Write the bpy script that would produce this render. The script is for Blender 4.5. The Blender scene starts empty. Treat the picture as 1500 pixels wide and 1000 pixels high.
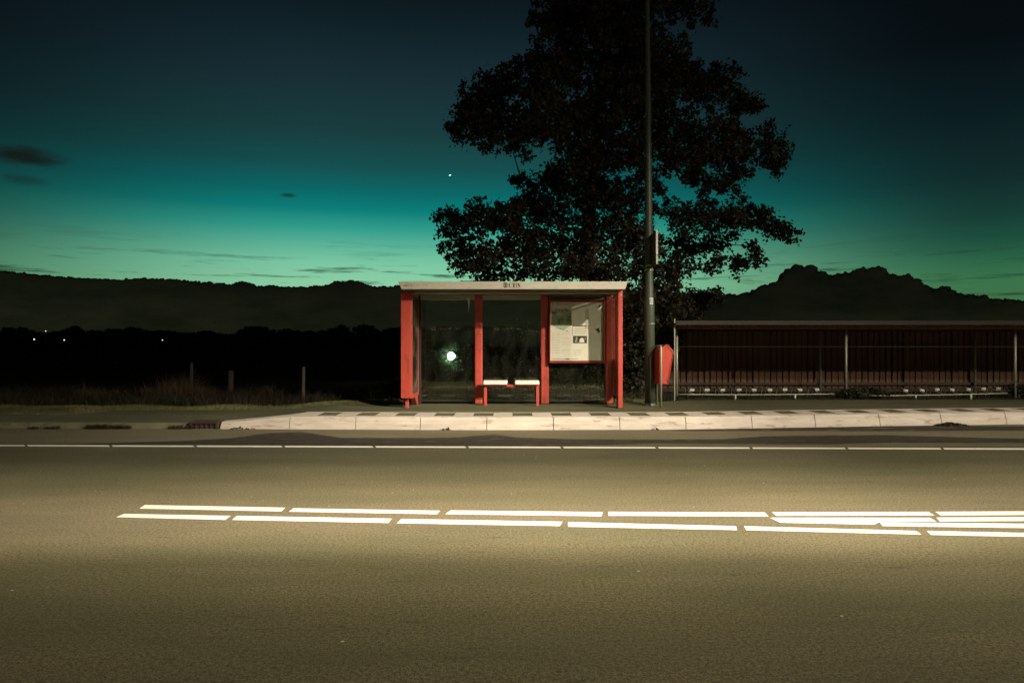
import bpy, math, random
import numpy as np
from mathutils import Vector, Matrix, noise as mnoise
random.seed(7); RNG = np.random.default_rng(7)
SC = bpy.context.scene
COL = SC.collection
H = 1.5            # eye height above the road
F = 1000.0         # focal length in pixels of the 1500 px wide photograph
PZ = 0.208         # pavement level beside the shelter
def P(px, py, Y): return Vector(((px-750)/F*Y, Y, H-(py-500)/F*Y))
def G(px, py, z=0.0):
    Y = (H-z)*F/(py-500); return Vector(((px-750)/F*Y, Y, z))
def X(px, Y): return (px-750)/F*Y
def Z(py, Y): return H-(py-500)/F*Y
def lin(c): return tuple((v/255/12.92 if v/255 <= .04045 else ((v/255+.055)/1.055)**2.4) for v in c)

# ------------------------------------------------------------------ materials
def newmat(name):
    m = bpy.data.materials.new(name); m.use_nodes = True
    nt = m.node_tree; nt.nodes.clear()
    out = nt.nodes.new('ShaderNodeOutputMaterial')
    return m, nt, out
def N(nt, t, **k):
    n = nt.nodes.new(t)
    for a, b in k.items():
        if a.startswith('i_'): n.inputs[a[2:].replace('_', ' ')].default_value = b
        else: setattr(n, a, b)
    return n
def L(nt, a, b): nt.links.new(a, b)
def pos(nt): return N(nt, 'ShaderNodeNewGeometry').outputs['Position']
def mapped(nt, vec, scale):
    m = N(nt, 'ShaderNodeMapping'); m.inputs['Scale'].default_value = scale
    L(nt, vec, m.inputs['Vector']); return m.outputs[0]
def noise(nt, vec, s, d=3, r=.6):
    n = N(nt, 'ShaderNodeTexNoise'); n.inputs['Scale'].default_value = s
    n.inputs['Detail'].default_value = d; n.inputs['Roughness'].default_value = r
    L(nt, vec, n.inputs['Vector']); return n.outputs['Fac']
def ramp(nt, fac, stops, interp='LINEAR'):
    r = N(nt, 'ShaderNodeValToRGB'); cr = r.color_ramp; cr.interpolation = interp
    while len(cr.elements) < len(stops): cr.elements.new(.5)
    for e, (p, c) in zip(cr.elements, stops):
        e.position = p; e.color = (c, c, c, 1) if not hasattr(c, '__len__') else (*c[:3], 1)
    L(nt, fac, r.inputs['Fac']); return r.outputs['Color']
def mix(nt, fac, a, b, mode='MIX'):
    m = N(nt, 'ShaderNodeMix', data_type='RGBA', blend_type=mode)
    for s, v in ((0, fac), (6, a), (7, b)):
        if isinstance(v, (int, float)): m.inputs[s].default_value = v
        elif hasattr(v, 'is_output'): L(nt, v, m.inputs[s])
        else: m.inputs[s].default_value = (*v[:3], 1)
    return m.outputs[2]
def mth(nt, op, a, b=None, c=None, clamp=False):
    m = N(nt, 'ShaderNodeMath', operation=op, use_clamp=clamp)
    for i, v in enumerate((a, b, c)):
        if v is None: continue
        if isinstance(v, (int, float)): m.inputs[i].default_value = v
        else: L(nt, v, m.inputs[i])
    return m.outputs[0]
def bsdf(nt, out, col, rough=.6, metal=0., spec=.5, bump=None, bstr=.3, bdist=.01):
    b = N(nt, 'ShaderNodeBsdfPrincipled')
    if hasattr(col, 'is_output'): L(nt, col, b.inputs['Base Color'])
    else: b.inputs['Base Color'].default_value = (*col, 1)
    if hasattr(rough, 'is_output'): L(nt, rough, b.inputs['Roughness'])
    else: b.inputs['Roughness'].default_value = rough
    b.inputs['Metallic'].default_value = metal
    b.inputs['Specular IOR Level'].default_value = spec
    if bump is not None:
        n = N(nt, 'ShaderNodeBump'); n.inputs['Strength'].default_value = bstr
        n.inputs['Distance'].default_value = bdist
        L(nt, bump, n.inputs['Height']); L(nt, n.outputs[0], b.inputs['Normal'])
    L(nt, b.outputs[0], out.inputs[0]); return b
def surf(name, c1, c2, s=8, rough=.6, metal=0., bstr=.2, bs=60, stretch=(1,1,1), spec=.5, speck=0, speckc=(.02,.02,.015)):
    m, nt, out = newmat(name)
    v = mapped(nt, pos(nt), stretch)
    f = ramp(nt, noise(nt, v, s, 5, .65), [(.3, 0.), (.7, 1.)])
    col = mix(nt, f, c1, c2)
    if speck:
        f2 = ramp(nt, noise(nt, v, speck, 4, .7), [(.56, 0.), (.66, 1.)])
        col = mix(nt, mth(nt, 'MULTIPLY', f2, .7), col, speckc)
    bsdf(nt, out, col, rough, metal, spec, noise(nt, v, bs, 3), bstr)
    return m
M = {}
M['red'] = surf('red_paint', (.46,.064,.044), (.56,.088,.060), 3.5, .36, bstr=.06, bs=30, stretch=(1.5,1.5,.7), speck=7, speckc=(.24,.05,.03))
M['cream'] = surf('cream_paint', (.60,.56,.45), (.66,.62,.51), 3, .45, bstr=.03, stretch=(1,1,3), speck=9, speckc=(.45,.40,.29))
M['seat'] = surf('white_seat', (.78,.76,.68), (.82,.80,.72), 6, .4, bstr=.03)
M['greybeam'] = surf('grey_beam', (.30,.29,.20), (.36,.34,.25), 4, .5)
M['soffit'] = surf('soffit_panel', (.07,.065,.045), (.10,.09,.06), 3, .6)
M['dark'] = surf('dark_metal', (.02,.02,.018), (.03,.03,.026), 10, .5)
M['black'] = surf('black_ink', (.012,.012,.008), (.018,.016,.01), 30, .6, bstr=0)
M['ink'] = surf('faded_ink', (.20,.17,.07), (.14,.12,.06), 30, .6, bstr=0)
M['galv'] = surf('galvanised_steel', (.30,.31,.22), (.44,.44,.32), 22, .45, metal=.35, bstr=.1, speck=30, speckc=(.14,.14,.09))
M['poleg'] = surf('green_grey_pole_paint', (.048,.060,.038), (.062,.076,.048), 4, .5, bstr=.1, stretch=(3,3,.6), speck=8, speckc=(.03,.035,.025))
M['white'] = surf('white_plate', (.75,.75,.68), (.6,.6,.5), 20, .5)
M['signback'] = surf('sign_back', (.10,.065,.045), (.07,.045,.03), 12, .6)
M['bark'] = surf('bark', (.055,.040,.028), (.03,.023,.016), 9, .9, bstr=.8, bs=25, stretch=(3,3,.6))
M['wood'] = surf('weathered_wood', (.12,.082,.055), (.06,.043,.030), 6, .85, bstr=.5, bs=30, stretch=(8,8,.7))
M['plank'] = surf('brown_fence_plank', (.24,.125,.075), (.12,.066,.042), 3, .8, bstr=.4, bs=20, stretch=(9,9,.5))
M['roofbrown'] = surf('brown_roof_edge', (.034,.019,.012), (.020,.012,.008), 3, .7, bstr=.3, stretch=(.6,4,4))
M['kerb'] = surf('pale_concrete', (.62,.55,.47), (.44,.38,.31), 2.2, .8, bstr=.25, bs=45, stretch=(.7,2,4), speck=3.2, speckc=(.27,.19,.12))
M['tile'] = surf('pale_paver', (.60,.54,.46), (.48,.43,.36), 3, .85, bstr=.2, bs=50, speck=8, speckc=(.25,.2,.13))
M['tiledark'] = surf('mossy_paver', (.16,.15,.075), (.26,.23,.14), 7, .9, bstr=.3, bs=50)
M['lowkerb'] = surf('mossy_concrete', (.16,.15,.085), (.11,.11,.06), 3, .9, bstr=.3, bs=40, speck=9, speckc=(.04,.035,.02))
M['drain'] = surf('rusty_cast_iron', (.055,.028,.018), (.03,.018,.013), 12, .7, bstr=.5, bs=30)

def asphalt(name, c1, c2, road=False):
    m, nt, out = newmat(name)
    p = pos(nt)
    g1 = noise(nt, p, 110, 3, .8)
    g2 = noise(nt, p, 46, 2, .7)
    grain = ramp(nt, mth(nt, 'MULTIPLY_ADD', g2, .38, mth(nt, 'MULTIPLY', g1, .62)), [(.40, 0.), (.59, 1.)])
    col = mix(nt, grain, tuple(v*.32 for v in c1), tuple(v*1.55 for v in c1))
    big = ramp(nt, noise(nt, mapped(nt, p, (.3, 1.3, 1)), 1.1, 6, .65), [(.38, 0.), (.62, 1.)])
    col = mix(nt, mth(nt, 'MULTIPLY', big, .85), col, mix(nt, grain, tuple(v*.5 for v in c2), tuple(v*1.35 for v in c2)))
    if road:
        sx = N(nt, 'ShaderNodeSeparateXYZ'); L(nt, p, sx.inputs[0])
        wob = mth(nt, 'MULTIPLY_ADD', noise(nt, mapped(nt, p, (.12, .4, 1)), 1, 3), .9, -.45)
        yy = mth(nt, 'ADD', sx.outputs[1], wob)
        # darker and paler bands along the road, palest beside the centre line
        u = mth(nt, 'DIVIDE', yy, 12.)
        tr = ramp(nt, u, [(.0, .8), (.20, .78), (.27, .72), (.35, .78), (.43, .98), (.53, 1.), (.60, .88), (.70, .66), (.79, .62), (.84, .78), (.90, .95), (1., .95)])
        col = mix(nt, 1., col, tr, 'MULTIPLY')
        # short dark scuffs and gouges along the driving direction
        sc = ramp(nt, noise(nt, mapped(nt, p, (1.6, 9, 1)), 1.6, 5, .7), [(.60, 0.), (.70, 1.)])
        col = mix(nt, mth(nt, 'MULTIPLY', sc, .5), col, (.018, .014, .008))
        # scattered pale chippings
        vo = N(nt, 'ShaderNodeTexVoronoi'); vo.inputs['Scale'].default_value = 6.; L(nt, p, vo.inputs['Vector'])
        dot = mth(nt, 'LESS_THAN', vo.outputs['Distance'], .05)
        L2 = N(nt, 'ShaderNodeSeparateColor'); L(nt, vo.outputs['Color'], L2.inputs[0])
        dot = mth(nt, 'MULTIPLY', dot, mth(nt, 'GREATER_THAN', L2.outputs[0], .82))
        col = mix(nt, dot, col, (.5, .47, .38))
        # hairline cracks
        vc = N(nt, 'ShaderNodeTexVoronoi', feature='DISTANCE_TO_EDGE'); vc.inputs['Scale'].default_value = .35
        wv = N(nt, 'ShaderNodeVectorMath', operation='ADD'); L(nt, p, wv.inputs[0])
        nn = N(nt, 'ShaderNodeTexNoise'); nn.inputs['Scale'].default_value = 1.6; nn.inputs['Detail'].default_value = 6; L(nt, p, nn.inputs['Vector'])
        L(nt, nn.outputs['Color'], wv.inputs[1]); L(nt, wv.outputs[0], vc.inputs['Vector'])
        ck = mth(nt, 'LESS_THAN', vc.outputs['Distance'], .0016)
        col = mix(nt, mth(nt, 'MULTIPLY', ck, .0), col, (.02, .016, .01))
    bsdf(nt, out, col, .85, 0, .3, g1, .6, .008)
    return m
M['road'] = asphalt('asphalt', (.172,.146,.086), (.130,.122,.068), True)
M['path'] = asphalt('path_asphalt', (.125,.118,.062), (.085,.088,.042))
def marking():
    m, nt, out = newmat('thermoplastic_marking')
    p = pos(nt)
    w = ramp(nt, noise(nt, mapped(nt, p, (1, 4, 1)), 7, 8, .8), [(.58, 0.), (.68, 1.)])
    col = mix(nt, mth(nt, 'MULTIPLY', w, .55), (.80,.77,.66), (.30,.26,.16))
    bsdf(nt, out, col, .6, 0, .4, noise(nt, p, 90, 3), .3, .004)
    return m
M['marking'] = marking()
def wet():
    m, nt, out = newmat('damp_dirt_on_asphalt')
    a = N(nt, 'ShaderNodeAttribute', attribute_name='edge').outputs['Fac']
    p = pos(nt)
    n = noise(nt, mapped(nt, p, (.8, 3, 1)), 3, 5, .7)
    f = ramp(nt, mth(nt, 'ADD', a, mth(nt, 'MULTIPLY_ADD', n, .5, -.25)), [(.12, 0.), (.50, 1.)])
    g = noise(nt, p, 60, 3)
    col = mix(nt, g, (.010,.007,.004), (.045,.034,.018))
    b = N(nt, 'ShaderNodeBsdfPrincipled'); L(nt, col, b.inputs['Base Color'])
    r = ramp(nt, noise(nt, mapped(nt, p, (.9, 4, 1)), 1.7, 3), [(.54, .85), (.66, .38)])
    L(nt, r, b.inputs['Roughness'])
    t = N(nt, 'ShaderNodeBsdfTransparent')
    ms = N(nt, 'ShaderNodeMixShader'); L(nt, mth(nt, 'MULTIPLY', f, .88), ms.inputs[0])
    L(nt, t.outputs[0], ms.inputs[1]); L(nt, b.outputs[0], ms.inputs[2]); L(nt, ms.outputs[0], out.inputs[0])
    return m
M['wet'] = wet()
def glass():
    m, nt, out = newmat('shelter_glass')
    t = N(nt, 'ShaderNodeBsdfTransparent'); t.inputs[0].default_value = (.80,.84,.78,1)
    g = N(nt, 'ShaderNodeBsdfGlossy'); g.inputs['Roughness'].default_value = .02; g.inputs[0].default_value = (.9,.95,.88,1)
    fr = N(nt, 'ShaderNodeFresnel'); fr.inputs[0].default_value = 1.5
    p = pos(nt)
    ms = N(nt, 'ShaderNodeMixShader'); L(nt, mth(nt, 'MULTIPLY', fr.outputs[0], 1.7, clamp=True), ms.inputs[0])
    L(nt, t.outputs[0], ms.inputs[1]); L(nt, g.outputs[0], ms.inputs[2])
    d = N(nt, 'ShaderNodeBsdfDiffuse'); d.inputs[0].default_value = (.30,.30,.22,1)
    dn = ramp(nt, noise(nt, mapped(nt, p, (2, 2, .8)), 2.5, 6, .7), [(.42, .004), (.75, .05)])
    ms2 = N(nt, 'ShaderNodeMixShader'); L(nt, dn, ms2.inputs[0])
    L(nt, ms.outputs[0], ms2.inputs[1]); L(nt, d.outputs[0], ms2.inputs[2]); L(nt, ms2.outputs[0], out.inputs[0])
    return m
M['glass'] = glass()
def decal():
    m, nt, out = newmat('etched_glass_film')
    t = N(nt, 'ShaderNodeBsdfTransparent'); d = N(nt, 'ShaderNodeBsdfDiffuse'); d.inputs[0].default_value = (.5,.47,.3,1)
    ms = N(nt, 'ShaderNodeMixShader'); ms.inputs[0].default_value = .30
    L(nt, t.outputs[0], ms.inputs[1]); L(nt, d.outputs[0], ms.inputs[2]); L(nt, ms.outputs[0], out.inputs[0])
    return m
M['decal'] = decal()
def leaf(name, c1, c2, trans=.25):
    m, nt, out = newmat(name)
    g = N(nt, 'ShaderNodeNewGeometry')
    f = ramp(nt, g.outputs['Random Per Island'], [(0., 0.), (1., 1.)])
    col = mix(nt, f, c1, c2)
    big = ramp(nt, noise(nt, g.outputs['Position'], .9, 3), [(.35, .65), (.65, 1.25)])
    col = mix(nt, 1., col, big, 'MULTIPLY')
    b = N(nt, 'ShaderNodeBsdfPrincipled'); L(nt, col, b.inputs['Base Color']); b.inputs['Roughness'].default_value = .55
    b.inputs['Specular IOR Level'].default_value = .3
    t = N(nt, 'ShaderNodeBsdfTranslucent'); L(nt, col, t.inputs[0])
    ms = N(nt, 'ShaderNodeMixShader'); ms.inputs[0].default_value = trans
    L(nt, b.outputs[0], ms.inputs[1]); L(nt, t.outputs[0], ms.inputs[2]); L(nt, ms.outputs[0], out.inputs[0])
    return m
M['leaf'] = leaf('tree_leaf', (.034,.031,.018), (.066,.052,.029))
M['bush'] = leaf('bush_leaf', (.022,.026,.012), (.040,.044,.020))
M['farleaf'] = leaf('far_foliage', (.020,.024,.014), (.030,.032,.018))
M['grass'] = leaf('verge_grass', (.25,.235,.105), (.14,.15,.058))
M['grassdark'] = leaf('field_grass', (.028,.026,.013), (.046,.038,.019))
M['drygrass'] = leaf('dry_grass', (.17,.110,.060), (.085,.060,.034))
M['field'] = surf('field_soil', (.022,.022,.012), (.036,.032,.016), 3, 1., bstr=.6, bs=12, spec=0)
def cloudmat():
    m, nt, out = newmat('cloud'); v = mapped(nt, pos(nt), (.6,.6,1.8))
    col = mix(nt, ramp(nt, noise(nt, v, .0042, 6, .62), [(.35, 0.), (.68, 1.)]), (.24,.27,.22), (.46,.45,.36))
    d = N(nt, 'ShaderNodeBsdfDiffuse'); L(nt, col, d.inputs[0])
    g = N(nt, 'ShaderNodeNewGeometry'); va = N(nt, 'ShaderNodeVectorMath', operation='SCALE'); L(nt, g.outputs['Normal'], va.inputs[0]); va.inputs['Scale'].default_value = .25
    vb = N(nt, 'ShaderNodeVectorMath', operation='ADD'); L(nt, va.outputs[0], vb.inputs[0]); vb.inputs[1].default_value = (0,-1,.1)
    vn = N(nt, 'ShaderNodeVectorMath', operation='NORMALIZE'); L(nt, vb.outputs[0], vn.inputs[0]); L(nt, vn.outputs[0], d.inputs['Normal'])
    L(nt, d.outputs[0], out.inputs[0]); return m
M['cloud'] = cloudmat()
def emit(name, c, s):
    m, nt, out = newmat(name)
    e = N(nt, 'ShaderNodeEmission'); e.inputs[0].default_value = (*c, 1); e.inputs[1].default_value = s
    L(nt, e.outputs[0], out.inputs[0]); return m
M['bulb'] = emit('lit_lamp', (.80,1.,.72), 110)
M['farbulb'] = emit('far_lit_lamp', (1.,1.,.86), 2.)
M['moon'] = emit('moonlit_crescent', (.72,1.,.95), 1.4)
M['lamplens'] = emit('street_lamp_lens', (1.,.84,.55), 20)

# ------------------------------------------------------------------ mesh helpers
ORG = {}
class MB:
    def __init__(s): s.v = []; s.f = []
    def add(s, vs, fs):
        k = len(s.v); s.v += [tuple(v) for v in vs]; s.f += [tuple(i+k for i in f) for f in fs]; return s
    def box(s, x0, x1, y0, y1, z0, z1):
        return s.add([(x0,y0,z0),(x1,y0,z0),(x1,y1,z0),(x0,y1,z0),(x0,y0,z1),(x1,y0,z1),(x1,y1,z1),(x0,y1,z1)],
                     [(0,3,2,1),(4,5,6,7),(0,1,5,4),(1,2,6,5),(2,3,7,6),(3,0,4,7)])
    def prism(s, pts, d):   # closed polygon (3-D points) pushed along vector d
        n = len(pts); d = Vector(d); a = [Vector(p) for p in pts]; b = [p+d for p in a]
        return s.add(a+b, [tuple(range(n-1,-1,-1)), tuple(range(n, 2*n))]+[(i,(i+1)%n,(i+1)%n+n,i+n) for i in range(n)])
    def tube(s, pts, rs, n=10, cap=True):
        pts = [Vector(p) for p in pts]
        if not hasattr(rs, '__len__'): rs = [rs]*len(pts)
        k = len(s.v); up = None
        for i, (p, r) in enumerate(zip(pts, rs)):
            t = (pts[min(i+1, len(pts)-1)]-pts[max(i-1, 0)]).normalized()
            if up is None: up = Vector((0,0,1)) if abs(t.z) < .9 else Vector((1,0,0))
            a = t.cross(up)
            if a.length < 1e-5: a = t.orthogonal()
            a.normalize(); b = t.cross(a).normalized(); up = b.cross(t) if False else up
            for j in range(n):
                th = 2*math.pi*j/n; q = p+(a*math.cos(th)+b*math.sin(th))*r; s.v.append(tuple(q))
        for i in range(len(pts)-1):
            for j in range(n):
                s.f.append((k+i*n+j, k+i*n+(j+1)%n, k+(i+1)*n+(j+1)%n, k+(i+1)*n+j))
        if cap:
            s.f.append(tuple(k+j for j in range(n-1,-1,-1))); s.f.append(tuple(k+(len(pts)-1)*n+j for j in range(n)))
        return s
    def ball(s, c, r, n=12, m=8, sq=(1,1,1)):
        k = len(s.v); c = Vector(c)
        for i in range(m+1):
            ph = math.pi*i/m
            for j in range(n):
                th = 2*math.pi*j/n
                s.v.append((c.x+r*sq[0]*math.sin(ph)*math.cos(th), c.y+r*sq[1]*math.sin(ph)*math.sin(th), c.z+r*sq[2]*math.cos(ph)))
        for i in range(m):
            for j in range(n): s.f.append((k+i*n+j, k+(i+1)*n+j, k+(i+1)*n+(j+1)%n, k+i*n+(j+1)%n))
        return s
    def build(s, name, mat, parent=None, bevel=0, smooth=False, seg=2):
        me = bpy.data.meshes.new(name)
        o0 = Vector(ORG.get(parent.name, (0,0,0))) if parent else Vector((0,0,0))
        me.from_pydata([tuple(Vector(v)-o0) for v in s.v], [], s.f); me.update()
        me.materials.append(mat)
        if smooth: me.shade_smooth()
        o = bpy.data.objects.new(name, me); COL.objects.link(o)
        if parent: o.parent = parent; ORG[o.name] = tuple(o0)
        if bevel:
            b = o.modifiers.new('bevel', 'BEVEL'); b.width = bevel; b.segments = seg; b.limit_method = 'ANGLE'
            b.harden_normals = False
        return o
def fast(name, verts, faces, mat, parent=None, smooth=False):
    me = bpy.data.meshes.new(name)
    o0 = np.array(ORG.get(parent.name, (0,0,0))) if parent else np.zeros(3)
    verts = np.asarray(verts, dtype=np.float32)-o0.astype(np.float32); faces = np.asarray(faces, dtype=np.int32)
    nv, nf, k = len(verts), len(faces), faces.shape[1]
    me.vertices.add(nv); me.vertices.foreach_set('co', verts.ravel())
    me.loops.add(nf*k); me.loops.foreach_set('vertex_index', faces.ravel())
    me.polygons.add(nf); me.polygons.foreach_set('loop_start', np.arange(0, nf*k, k, dtype=np.int32))
    me.update(calc_edges=True); me.materials.append(mat)
    if smooth: me.shade_smooth()
    o = bpy.data.objects.new(name, me); COL.objects.link(o)
    if parent: o.parent = parent; ORG[o.name] = tuple(o0)
    return o
def tag(o, label=None, cat=None, group=None, kind=None):
    if label: o['label'] = label
    if cat: o['category'] = cat
    if group: o['group'] = group
    if kind: o['kind'] = kind
    return o
def thing(name, loc, label, cat, group=None):
    o = bpy.data.objects.new(name, None); COL.objects.link(o); o.location = loc
    o.empty_display_size = .2; ORG[o.name] = tuple(loc); return tag(o, label, cat, group)
def copy_tree(o, parent=None):
    c = o.copy(); COL.objects.link(c)
    if parent: c.parent = parent
    for ch in list(o.children): copy_tree(ch, c)
    return c
def struct(o): o['kind'] = 'structure'; return o

# ------------------------------------------------------------------ ground, road, kerb, path
def kerbY(x):   # foot of the far kerb
    return float(np.interp(x, [-60,-8.9,-4.9,-.6,2.9,5.4,9.3,14,40], [11.9,11.81,11.72,11.56,11.63,11.95,12.40,12.75,14.5]))
def pathZ(x):
    t = min(max((x+5.0)/1.5, 0), 1); t = t*t*(3-2*t); return .09+(PZ-.09)*t
XS = sorted(set([-60,-40,-25,-18]+list(np.arange(-14, 16.01, .35))+[20,30,45,60]))
def strip(name, mat, f0, f1, zf, xs=XS, rows=1):
    mb = MB(); n = len(xs)
    for r in range(rows+1):
        for x in xs:
            y = f0(x)+(f1(x)-f0(x))*r/rows; mb.v.append((x, y, zf(x, y)))
    for r in range(rows):
        for i in range(n-1): mb.f.append((r*n+i, r*n+i+1, (r+1)*n+i+1, (r+1)*n+i))
    return struct(mb.build(name, mat))
strip('road', M['road'], lambda x: -14, lambda x: 15.5, lambda x, y: 0., rows=1)
mb = MB(); mb.add([(-900,-200,-.05),(900,-200,-.05),(900,13,-.05),(-900,13,-.05)], [(0,1,2,3)])
gx = [-3000,-600,-200,-60,-25,-14]+list(np.arange(-12, 14.1, 1.0))+[25,60,200,600,3000]
gy = [12.9,13.6,14.2,15,16,18,21,26,40,80,200,600,3000]
k = len(mb.v)
for y in gy:
    for x in gx: mb.v.append((x, y, pathZ(x)-.03+(.02*math.sin(x*1.3+y) if 15 < y < 100 else 0)))
for j in range(len(gy)-1):
    for i in range(len(gx)-1): mb.f.append((k+j*len(gx)+i, k+j*len(gx)+i+1, k+(j+1)*len(gx)+i+1, k+(j+1)*len(gx)+i))
struct(mb.build('field', M['field']))
def pathBack(x): return float(np.interp(x, [-60,-9,-3,-2,3,4,60], [14.0,14.0,14.2,14.5,14.6,15.1,15.8]))
strip('pavement', M['path'], lambda x: kerbY(x)+.17, pathBack, lambda x, y: pathZ(x), rows=3)

def kerb_block(mb, x0, x1, h0, h1, w=.20, gap=.006):
    # a sloped bus-stop kerb: foot, battered face, rounded arris, top
    def sec(x, h):
        y = kerbY(x); zt = h
        return [(x,y+.002,-.06),(x,y,0.003),(x,y+.022,zt*.50),(x,y+.030,zt*.54),(x,y+.052,zt-.022),(x,y+.062,zt-.008),(x,y+.080,zt),(x,y+w,zt),(x,y+w,-.06)]
    a = sec(x0+gap, h0); b = sec(x1-gap, h1); n = len(a)
    mb.add(a+b, [tuple(range(n)), tuple(range(2*n-1, n-1, -1))]+[(i, i+n, (i+1)%n+n, (i+1)%n) for i in range(n)])
kb = MB()
edges = [420,519,615,713,811,909,1005,1102,1195,1290,1381,1477,1575,1680,1790]
kx = [X(p, 11.56) for p in edges[:6]]+[X(p, kerbY(X(p, 11.9))) for p in edges[6:]]
x_start = X(322, 11.72)
kerb_block(kb, x_start, kx[0], .115, PZ+.004)
for a, b in zip(kx[:-1], kx[1:]): kerb_block(kb, a, b, PZ+.004, PZ+.004)
struct(kb.build('kerb', M['kerb'], smooth=False))
kb = MB(); x = -16.0; xe = X(277, 11.75)
while x < xe-.01:
    nx = min(x+1.12, xe); kerb_block(kb, x, nx, .093, .093, .14); x = nx
struct(kb.build('low_kerb', M['lowkerb']))
# row of pavers behind the raised kerb, pale and mossy by turns
tl, td = MB(), MB(); x = X(437, 12.0); i = 0; TW = .343
while x < 16:
    y0 = kerbY(x+TW/2)+.205; d = kerbY(x+TW)-kerbY(x)
    sh = .10 if x < 4 else .0
    pts = [(x,y0,PZ-.04),(x+TW-.008,y0+d,PZ-.04),(x+TW-.008,y0+.66+d,PZ-.04),(x,y0+.66,PZ-.04)]
    if i % 2:
        td.prism([(p[0], p[1]+(.05 if j < 2 else -.07), p[2]) for j, p in enumerate(pts)], (0,0,.038))
        tl.prism([pts[0], pts[1], (pts[1][0], pts[1][1]+.046, pts[1][2]), (pts[0][0], pts[0][1]+.046, pts[0][2])], (0,0,.044))
        tl.prism([(pts[3][0], pts[3][1]-.066, pts[3][2]), (pts[2][0], pts[2][1]-.066, pts[2][2]), pts[2], pts[3]], (0,0,.044))
    else:
        tl.prism(pts, (0,0,.044+random.uniform(-.001,.0015)))
    x += TW; i += 1
struct(tl.build('pale_pavers', M['tile'])); struct(td.build('mossy_pavers', M['tiledark']))
# short white kerb run-out behind the first block
mb = MB(); a = x_start
pts = [(a, kerbY(a)+.205, .118), (kx[0]-.05, kerbY(kx[0])+.205, .212), (X(441,12), kerbY(kx[0])+.205, .214), (X(441,12), kerbY(kx[0])+.80, .214), (kx[0]-.15, kerbY(kx[0])+.42, .205)]
mb.prism([Vector(p)-Vector((0,0,.05)) for p in pts], (0,0,.05)); struct(mb.build('kerb_run_out', M['tile']))

# painted lines
def quadline(mb, pts, z=.004): mb.add([G(px, py, z) for px, py in pts], [tuple(range(len(pts)-1,-1,-1))])
cl = MB()
for q in [[(212,739),(418,743),(412,748.6),(204,744.5)], [(430,743.8),(645,747.5),(640,752.7),(423,749)],
          [(660,747),(883,749.5),(881,755.8),(652,752.5)], [(891,749),(1120,750),(1126,756),(891,755)],
          [(1131,749.5),(1360,749),(1369,754.5),(1137,755)], [(1370,749),(1640,747.5),(1650,753),(1378,754.5)],
          [(182,752),(338,755),(330,761),(170,757)], [(347,755),(574,759),(569,765.5),(340,761)],
          [(588,759.5),(824,763.5),(820,770),(581,766)], [(832,764),(1078,770),(1080,776),(832,771)],
          [(1090,770),(1342,777),(1350,782.5),(1093,776)], [(1357,777),(1620,782),(1630,788.5),(1364,783)],
          [(1128,757.7),(1362,757.7),(1372,763.3),(1290,763.3),(1280,768),(1143,765)],
          [(1288,764.3),(1620,767.5),(1630,775),(1293,770)], [(1371.7,757.5),(1620,756),(1630,762),(1376.7,763.3)]]:
    quadline(cl, q)
struct(cl.build('centre_line_marking', M['marking']))
el = MB(); gaps = [-225,-100,38,162,286,415,548,684,823,962,1100,1240,1380,1521,1660]
for a, b in zip(gaps[:-1], gaps[1:]):
    f = lambda p: 652.2+(p/1500)*5.0+(0.6 if p > 700 else 0)*0
    quadline(el, [(a+1.5, f(a)-1.05), (b-3, f(b)-1.05), (b-1, f(b)+1.15), (a+3.5, f(a)+1.15)])
struct(el.build('edge_line_marking', M['marking']))

# damp dirt lying in the gutter and along the edge of the lane
def patch(name, up, lo, x0, x1, z, label):
    xs = np.arange(x0, x1+1, 7.0); rows = 12; vs, fs, al = [], [], []
    for px in xs:
        yu = np.interp(px, [p[0] for p in up], [p[1] for p in up]); yl = np.interp(px, [p[0] for p in lo], [p[1] for p in lo])
        m = (yu+yl)/2; yu = m+(yu-m)*1.25; yl = m+(yl-m)*1.25
        for r in range(rows+1):
            t = r/rows; vs.append(tuple(G(px, yu+(yl-yu)*t, z)))
            e = min(1, min(t, 1-t)*2.6)*min(1, min(px-x0, x1-px)/60)
            al.append(e)
    n = rows+1
    for i in range(len(xs)-1):
        for r in range(rows): fs.append((i*n+r, i*n+r+1, (i+1)*n+r+1, (i+1)*n+r))
    o = fast(name, vs, fs, M['wet'])
    at = o.data.attributes.new('edge', 'FLOAT', 'POINT'); at.data.foreach_set('value', np.array(al, dtype=np.float32))
    o['kind'] = 'structure'
patch('damp_patch', [(100,650),(280,645),(340,641),(395,634),(440,632),(480,638),(500,641),(660,641),(700,638),(725,636.5),(760,641),(850,643),(960,643.5),(1060,643),(1120,638.5),(1200,637.5),(1300,637),(1400,640),(1500,642),(1640,643)],
      [(100,651.5),(340,651.5),(500,652.5),(800,653),(960,649),(1060,649.5),(1200,650.5),(1300,648),(1500,648.5),(1640,648)], 60, 1700, .0022, '')
patch('damp_patch', [(900,630),(1180,626),(1300,622.5),(1500,624),(1640,624)], [(900,631.5),(1180,630.5),(1300,631),(1500,630),(1640,629)], 960, 1700, .0026, '')

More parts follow.
